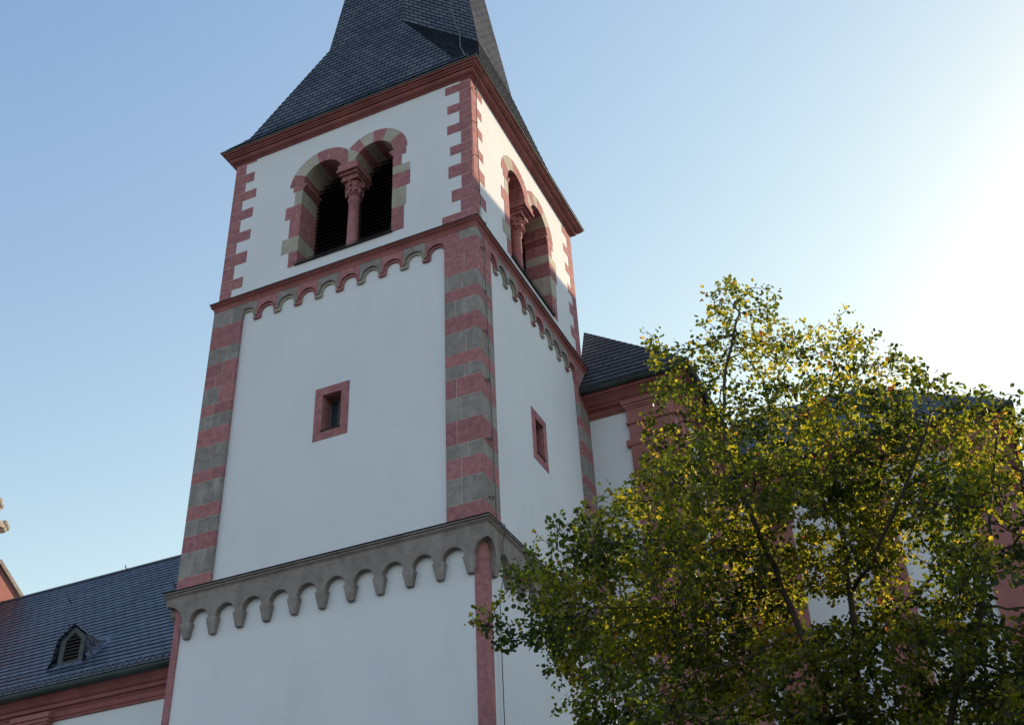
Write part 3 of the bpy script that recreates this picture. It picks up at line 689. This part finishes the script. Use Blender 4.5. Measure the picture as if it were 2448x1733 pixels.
# ------------------------------------------------------------------ west gable with cross (far left, sunlit)
gab = thing('gable_wall', (NL - .2, 3.9, -ZG), 'sunlit pink sandstone gable rising behind the nave roof at the left edge', 'gable')
gy, gz, gs = 3.93, -2.50, .66
b = MB(); T = lambda a, z, x: (x, a, z)
b.prism([(gy - 5.0, -ZG), (gy + 5.0, -ZG), (gy + 5.0, gz - 5.0 * gs), (gy, gz), (gy - 5.0, gz - 5.0 * gs)], NL, NL - .55, T)
b.build('wall', M['pink'], gab)
b = MB()
for sg in (-1, 1): b.prism([(gy, gz), (gy + sg * 5.15, gz - 5.15 * gs), (gy + sg * 5.15, gz - 5.15 * gs + .13), (gy, gz + .13)], NL + .07, NL - .62, T)
b.build('coping', M['grey'], gab)
cr = thing('cross_finial', (NL - .25, gy - .38, gz + .1), 'pink and yellow stone cross with trefoil ends on top of the pink gable', 'cross')
ca = 3.66; xx = NL - .25
b = MB(); b.lathe((xx, ca), [(.26, gz + .02), (.26, gz + .18), (.17, gz + .26), (.13, gz + .42), (.15, gz + .5), (.21, gz + .58), (.20, gz + .70), (.13, gz + .78), (.12, gz + .84), (.17, gz + .88), (.17, gz + .94), (.09, gz + 1.0)], 16)
b.build('pedestal', M['pink'], cr, smooth=True)
b = MB(); zc = -1.30; T3 = lambda a, z, x: (x, a, z)
b.prism([(ca - .07, gz + .95), (ca + .07, gz + .95), (ca + .07, zc + .55), (ca - .07, zc + .55)], xx - .08, xx + .08, T3)
b.prism([(ca + .071, zc - .08), (ca + .36, zc - .08), (ca + .36, zc + .08), (ca + .071, zc + .08)], xx - .078, xx + .078, T3)
b.prism([(ca - .36, zc - .08), (ca - .071, zc - .08), (ca - .071, zc + .08), (ca - .36, zc + .08)], xx - .078, xx + .078, T3)
def bud(a, z): 
    for q in ((0, 0),): b.tube([(xx - .1, a, z), (xx - .06, a, z), (xx + .06, a, z), (xx + .1, a, z)], [.05, .088, .088, .05], 12)
for (a, z) in ((0, .62), (.085, .50), (-.085, .50), (.45, 0), (.36, .095), (.36, -.095), (-.45, 0), (-.36, .095), (-.36, -.095)): bud(ca + a, zc + z)
b.build('cross_body', M['sand'], cr)

# ------------------------------------------------------------------ choir bay just right of the tower, and the big transept behind the tree
def hip_building(nm, label, x0, x1, y0, y1, ZE_, pitch, ridge, pilasters, slm, ov=.60, side_pil=()):
    """x0..x1, y0..y1 wall planes; eaves at ZE_ overhanging by ov; ridge = (xa, xb, y, z)"""
    o = thing(nm, ((x0 + x1) / 2, (y0 + y1) / 2, -ZG), label, 'church building')
    b = MB(); b.box(x0, x1, y0, y1, -ZG, ZE_ - .12); b.build('wall', M['plaster'], o)
    b = MB(); xa, xb, ry_, rz = ridge; X0, X1, Y0, Y1 = x0 - (0 if ridge[0] <= x0 else ov), x1 + ov, y0 - ov, y1 + ov
    A, B_, C_, D_ = (X0, Y0, ZE_), (X1, Y0, ZE_), (X1, Y1, ZE_), (X0, Y1, ZE_); r0, r1 = (xa, ry_, rz), (xb, ry_, rz)
    rh_ = .27 if slm == 'slate_choir' else .19; b.courses(A, B_, r1, r0, rh_, .018, (0, -1, 1)); b.courses(B_, C_, r1, r1, rh_, .018, (1, 0, 1)); b.face([C_, D_, r0, r1]); b.face([D_, A, r0])
    z = ZE_ - .03; b.face([(X0, Y0, z), (X1, Y0, z), (X1, Y1, z), (X0, Y1, z)]); b.ring(X0, X1, Y0, Y1, [(0, ZE_), (0, z)], closed=False)
    rf_ = b.build('roof', M[slm], o, uv=True)
    b = MB(); pr = [(-.1, -.60), (.04, -.60), (.05, -.56), (.07, -.55), (.07, -.45), (.10, -.43), (.18, -.41), (.18, -.37), (.24, -.34), (.32, -.27), (.42, -.22), (.47, -.21), (.47, -.12), (-.1, -.12)]
    b.ring(x0 if ridge[0] > x0 else x0 + .0, x1, y0, y1, [(d, ZE_ + z_) for d, z_ in pr]); b.build('cornice', M['red_dark'], o)
    b = MB(); b.ring(x0, x1, y0, y1, [(.535 + .085 * math.cos(R(t)), ZE_ - .06 + .10 * math.sin(R(t))) for t in range(180, 361, 20)]); b.build('gutter', M['verdigris'], o)
    for p0, p1 in pilasters:
        b = MB(); pil(b, lambda a, d, z: (a, y0 - d, z), p0, p1, ZE_ - .42, -ZG)
        # lower moulding band
        b.sweep([(0, ZE_ - 1.62), (.13, ZE_ - 1.62), (.16, ZE_ - 1.55), (.16, ZE_ - 1.48), (0, ZE_ - 1.48)], lambda a, d, z: (a, y0 - d, z), p0 - .09, p1 + .09)
        b.build('pilaster', M['pink'], o)
    for q0, q1 in side_pil:
        b = MB(); pil(b, lambda a, d, z: (x1 + d, a, z), q0, q1, ZE_ - .42, -ZG); b.build('pilaster', M['pink'], o)
    return o
choir = hip_building('choir_bay', 'white choir bay with pink pilaster and hipped dark slate roof directly right of the tower', -.02, 2.12, 6.25, 11.5, -.90, 1, (-.6, -.59, 8.3, 2.72), [(.98, 2.10)], 'slate_choir', side_pil=[(6.25, 6.9), (8.0, 11.3)])
trans = hip_building('transept', 'large white transept with pink pilasters and slate roof behind the autumn tree', 2.0, 8.85, 11.4, 17.4, -1.15, 1, (2.0, 5.9, 14.2, 2.35), [(2.6, 3.5), (5.2, 6.0), (7.75, 8.84)], 'slate_nave', side_pil=[(11.4, 12.3)])
# unseen tall building, added outside the frame to cast the shadow on the tower
nb = thing('shade_house', (22, 60, -ZG), 'unseen steep-roofed block added beyond the transept to shade the tower and tree', 'building')
ang = math.atan2(-.197, 1)
def TN(a, z, y):
    c_, s_ = math.cos(-ang), math.sin(-ang); x_, y_ = a, y
    return (TH * SD.x + x_ * c_ - y_ * s_, TH * SD.y + .23 + x_ * s_ + y_ * c_, z)
TH = 66; HZ = 1.35 + TH * SD.z
b = MB(); b.prism([(-2.2, -ZG), (2.2, -ZG), (2.2, HZ - 3.2), (-2.2, HZ - 3.2)], -6, 16, TN); b.build('wall', M['plaster'], nb)
b = MB(); b.prism([(-2.5, HZ - 3.4), (2.5, HZ - 3.4), (0, HZ)], -6.2, 16.2, TN); b.build('roof', M['slate_choir'], nb, uv=True)
b = MB(); b.box(26.5, 52, 50, 58, -ZG, 19.2); b.build('shade_wing', M['plaster'], nb)  # unseen lower block, added to keep sun off the bottom of the tree

# ------------------------------------------------------------------ tree in front of the choir
rng = np.random.default_rng(11)
tree = thing('autumn_tree', (6.25, -3.9, -ZG), 'tall leafy tree turning yellow and orange in front of the choir', 'tree')
K = 1.0671
# foliage masses: direction from the street (px, py, r) and their distance in front of / behind the trunk; real positions follow
BL = [(1455,752,26),(1640,655,36),(1890,728,34),(1240,1185,26),(1640,640,30),(1080,1380,26),(1290,1590,45),(1310,1620,40),(2058,838,52),(2140,893,46),(2182,938,42),(2262,905,42),(2010,800,40),(1598,690,40),(1722,668,36),(1592,745,42),(1960,1290,80),(2070,1200,75),(2100,1390,85),(1990,1400,70),(2190,1390,70),(1950,1200,70),(2170,1130,70),(2340,1250,80),(1640,700,62),(1705,690,45),(1620,780,68),(1715,795,72),(1478,785,34),(1500,860,62),(1560,820,46),(1800,780,62),(1895,775,62),(1930,830,60),(1995,840,58),(2075,880,52),(2120,935,48),(2225,905,34),(2235,960,48),
      (2285,930,40),(1600,915,88),(1720,920,95),(1850,920,95),(1980,950,85),(2110,1005,80),(2230,1050,75),(1500,975,66),(1495,1080,82),(1420,1140,58),(1600,1050,95),(1740,1070,105),(1880,1080,95),(2010,1100,95),(2130,1130,85),
      (1330,1200,74),(1385,1130,48),(1195,1215,32),(1175,1285,52),(1110,1400,32),(1160,1440,52),(1250,1320,78),(1380,1300,95),(1520,1240,105),(1650,1220,105),(1225,1395,62),(1300,1450,88),(1430,1430,98),(1570,1400,108),(1710,1380,105),
      (1830,1260,85),(1355,1590,72),(1300,1540,50),(1470,1570,98),(1620,1550,108),(1770,1540,108),(1890,1470,85),(2040,1450,58),(2180,1250,75),(2280,1220,70),(2150,1560,115),(2280,1480,95),(2310,1600,115),(2010,1600,105),(1900,1610,90),
      (2370,1010,75),(2400,1150,110),(2430,1350,120),(2460,1560,140),(1470,1730,105),(1620,1740,110),(1780,1740,120),(1950,1750,120),(2120,1760,120),(2300,1770,130),(2480,1780,140),(1560,1880,120),(1760,1900,140),(1980,1920,150),(2200,1930,150),(2420,1930,140)]
def PX(px, py, y):
    """point at real depth y seen in the direction (px, py) of the survey sketch"""
    x_, y_ = px * K, py * K
    d = FW + RT * ((x_ - 1224) / 2713.5) - UP * ((y_ - 866.5) / 2713.5); t = (y - CP.y) / d.y; return CP + d * t
TY = -3.9
att = []; wts = []
clus = []
for (px, py, r) in BL:
    edge = 1.0 if r > 70 else .45
    for rep in range(3 if r > 80 else 2 if r > 60 else 1):
        dy = rng.normal(0, 1.15) * edge + (-.4 if py > 1300 else 0)
        dy = max(-2.6, min(2.6, dy))
        c = PX(px + rng.uniform(-.25, .25) * r * (rep > 0), py + rng.uniform(-.25, .25) * r * (rep > 0), TY + dy)
        rad = r * K / 2713.5 * (c - CP).length * (.92 if rep else 1.0)
        clus.append((np.array(c), rad))
for c, rad in clus:
    n = int(12 + 44 * (rad / .5) ** 2)
    p = rng.normal(size=(n, 3)); p /= np.linalg.norm(p, axis=1)[:, None]
    p *= (rng.uniform(0, 1, n) ** .42)[:, None] * rad; p[:, 1] *= 1.15
    att.append(c + p)
att = np.concatenate(att)
# trunk and main stems
def stem(pts): return [np.array(PX(a, b_, y)) for a, b_, y in pts]
base = np.array([6.2, -3.9, -ZG + .0])
trunkA = [base, base + [.02, 0, 1.2], base + [.0, .0, 2.3]] + stem([(1965, 2000, TY), (1945, 1800, TY), (1930, 1620, TY), (1918, 1500, TY + .05), (1905, 1330, TY + .05), (1885, 1180, TY + .1), (1868, 1060, TY + .1), (1862, 950, TY + .1), (1895, 860, TY + .1)])
segs = [trunkA]
fork = trunkA[3]
segs.append([trunkA[3]] + stem([(2060, 1860, TY - .1), (2110, 1700, TY - .3), (2140, 1560, TY - .4), (2190, 1400, TY - .5), (2210, 1250, TY - .5), (2222, 1100, TY - .5), (2232, 980, TY - .5)]))
segs.append([trunkA[4]] + stem([(1830, 1690, TY + .3), (1740, 1560, TY + .5), (1640, 1480, TY + .6), (1520, 1400, TY + .8), (1400, 1350, TY + .9), (1290, 1330, TY + 1.0)]))
segs.append([trunkA[5]] + stem([(1830, 1500, TY - .4), (1780, 1380, TY - .6), (1720, 1240, TY - .7), (1660, 1100, TY - .7), (1620, 960, TY - .6), (1625, 830, TY - .5), (1650, 720, TY - .4)]))
segs.append([trunkA[6]] + stem([(1990, 1400, TY + .5), (2050, 1330, TY + .9), (2120, 1250, TY + 1.2)]))
segs.append([trunkA[7]] + stem([(1960, 1250, TY - .6), (2010, 1130, TY - .9), (2060, 1010, TY - .9), (2085, 920, TY - .8)]))
segs.append([trunkA[8]] + stem([(1800, 1080, TY + .7), (1730, 970, TY + 1.0), (1710, 850, TY + 1.0)]))
nodes = []; par = []
def add(p, q): nodes.append(p); par.append(q); return len(nodes) - 1
idx = {}
STEP = .17
for sg in segs:
    k0 = tuple(np.round(sg[0], 4)); prev = idx.get(k0, -1)
    if prev == -1: prev = add(sg[0], -1); idx[k0] = prev
    for a, c in zip(sg[:-1], sg[1:]):
        L_ = np.linalg.norm(c - a); m = max(1, int(L_ / STEP))
        for i in range(1, m + 1):
            jit = rng.normal(0, .012, 3) if i < m else 0
            prev = add(a + (c - a) * i / m + jit, prev)
        idx[tuple(np.round(c, 4))] = prev
nd = np.array(nodes)
dist = np.full(len(att), 1e9); near = np.zeros(len(att), int)
def upd(i0):
    global dist, near
    for s0 in range(i0, len(nodes), 400):
        blk = np.array(nodes[s0:s0 + 400]); d = np.linalg.norm(att[:, None, :] - blk[None], axis=2)
        j = d.argmin(1); dm = d[np.arange(len(att)), j]; u = dm < dist; dist[u] = dm[u]; near[u] = j[u] + s0
upd(0); alive = np.ones(len(att), bool); 
for it in range(70):
    if it == 0: grown = {}
    alive &= dist > .15
    if not alive.any(): break
    ids = np.unique(near[alive]); i0 = len(nodes)
    for q in ids:
        sel = alive & (near == q)
        v = att[sel] - nodes[q]; l = np.linalg.norm(v, axis=1)
        if l.min() > 3.0: continue
        grown[q] = grown.get(q, 0) + 1
        if grown[q] > 3: alive[sel] = False; continue
        v = (v / l[:, None]).mean(0); ln = np.linalg.norm(v)
        if ln < 1e-3: continue
        v = v / ln + rng.normal(0, .18, 3) + np.array([0, 0, .06]); v /= np.linalg.norm(v)
        add(nodes[q] + v * min(STEP, max(l.min(), .1)), q)
    if len(nodes) == i0: break
    upd(i0)
NN = len(nodes); cnt = np.zeros(NN); kids = [[] for _ in range(NN)]
for i in range(NN - 1, -1, -1):
    if par[i] >= 0: kids[par[i]].append(i)
order = list(range(NN))
for i in reversed(order):
    cnt[i] = 1.0 if not kids[i] else sum(cnt[k] for k in kids[i])
rad = .0046 * cnt ** .345
tip = [i for i in range(NN) if cnt[i] <= 6]
# branches as tubes: follow the heaviest child
b = MB(); bt = MB(); started = set(); stack = [(0, -1)]
while stack:
    i, pr = stack.pop(); ch = [pr, i] if pr >= 0 else [i]
    while kids[ch[-1]]:
        ks = sorted(kids[ch[-1]], key=lambda k: -cnt[k])
        for k in ks[1:]: stack.append((k, ch[-1]))
        ch.append(ks[0])
    if len(ch) < 2: continue
    rr = [float(rad[j]) for j in ch]
    if pr >= 0: rr[0] = rr[1]
    b_ = b if rr[0] > .035 else bt
    b_.tube([nodes[j] for j in ch], rr, 8 if rr[0] > .06 else 5 if rr[0] > .015 else 3, cap=False)
trunk = b.build('trunk', M['bark'], tree, smooth=True, recalc=False)
bt.build('branches', M['bark'], tree, recalc=False)
# leaves
def leafmat():
    m, nt, bs = mat('tree_leaf'); Lk = nt.links; nt.nodes.remove(bs)
    at = node(nt, 'ShaderNodeAttribute'); at.attribute_name = 'hue'
    r = ramp(nt, [(0, (.010, .014, .007)), (.45, (.019, .026, .009)), (.70, (.055, .064, .012)), (.86, (.14, .11, .016)), (.95, (.20, .08, .02)), (1, (.15, .045, .02))]); Lk.new(at.outputs['Fac'], r.inputs[0])
    hs = ramp(nt, [(0, (.045, .075, .010)), (.40, (.23, .28, .018)), (.68, (.62, .57, .035)), (.86, (.80, .60, .05)), (.95, (.60, .26, .05)), (1, (.42, .12, .04))]); Lk.new(at.outputs['Fac'], hs.inputs[0])
    df = node(nt, 'ShaderNodeBsdfDiffuse'); tr = node(nt, 'ShaderNodeBsdfTranslucent'); gl = node(nt, 'ShaderNodeBsdfGlossy'); gl.inputs['Roughness'].default_value = .4; gl.inputs['Color'].default_value = (.8, .8, .8, 1)
    Lk.new(r.outputs[0], df.inputs[0]); Lk.new(hs.outputs[0], tr.inputs[0])
    m1 = node(nt, 'ShaderNodeMixShader'); m1.inputs[0].default_value = .55; Lk.new(df.outputs[0], m1.inputs[1]); Lk.new(tr.outputs[0], m1.inputs[2])
    m2 = node(nt, 'ShaderNodeMixShader'); m2.inputs[0].default_value = .025; Lk.new(m1.outputs[0], m2.inputs[1]); Lk.new(gl.outputs[0], m2.inputs[2])
    Lk.new(m2.outputs[0], nt.nodes['Material Output'].inputs['Surface']); return m
M['leaf'] = leafmat()
LSH = np.array([(0, 0, 0), (.26, .16, .03), (.44, .45, .05), (.36, .74, .02), (0, 1.02, -.06), (-.36, .74, .02), (-.44, .45, .05), (-.26, .16, .03), (0, .45, -.05)])
lv = []; lf = []; lh = []
tips = np.array([nodes[i] for i in tip]); tdir = np.array([nodes[i] - nodes[par[i]] for i in tip])
NLF = 112000
pw = 1.0 + 1.0 * np.clip((-8.8 - tips[:, 2]) / 1.5, 0, 1); pick = rng.choice(len(tips), NLF, p=pw / pw.sum())
ymask = None
ar = .5
hue_c = rng.uniform(0, 1, len(clus)); cc = np.array([c for c, _ in clus])
base_h = rng.normal(.36, .14, NLF)
pos0 = tips[pick] + rng.normal(0, .045, (NLF, 3))
cl = np.linalg.norm(pos0[:, None, :] - cc[None], axis=2).argmin(1)
base_h += (hue_c[cl] - .5) * .5
sp = rng.uniform(size=NLF); base_h[sp > .965] += rng.uniform(.2, .5, (sp > .965).sum())
tw = tip; tcol = rng.uniform(size=len(tips)); base_h[tcol[pick] > .975] += .36
base_h = np.clip(base_h, 0, 1)
for i in range(NLF):
    p = pos0[i]; s_ = rng.uniform(.034, .068)
    # hanging blade: petiole direction outward and down
    d = tdir[pick[i]] / (np.linalg.norm(tdir[pick[i]]) + 1e-6) * .5 + rng.normal(0, .55, 3) + np.array([0, 0, -.35]); d /= np.linalg.norm(d)
    nrm = rng.normal(0, .75, 3) + np.array([0, 0, .75]); nrm -= d * nrm.dot(d); nrm /= np.linalg.norm(nrm); u = np.cross(d, nrm)
    sh = LSH * s_
    curl = rng.uniform(-.5, 1.8)
    pts = p + d * .02 + sh[:, :1] * u + sh[:, 1:2] * d + (sh[:, 2:3] * curl) * nrm
    k = len(lv) * 9; lv.append(pts); lf.append(k)
V = np.concatenate(lv); nl = len(lf)
tri = np.array([(0, 1, 2, 8), (2, 3, 4, 8), (4, 5, 6, 8), (6, 7, 0, 8)])
F_ = (np.array(lf)[:, None, None] + tri[None]).reshape(-1, 4)
me = bpy.data.meshes.new('crown'); V = V - np.array(tree['_o'])
me.from_pydata(V.tolist(), [], F_.tolist()); me.materials.append(M['leaf'])
at_ = me.attributes.new('hue', 'FLOAT', 'FACE'); at_.data.foreach_set('value', np.repeat(base_h, 4).astype(np.float32))
co = bpy.data.objects.new('crown', me); COL.objects.link(co); co.parent = tree
print('tree nodes', NN, 'tips', len(tips), 'att', len(att), 'left', int(alive.sum()), 'leaves', nl, 'trunk r', rad[0])
for o in bpy.data.objects:
    if '_o' in o: del o['_o']
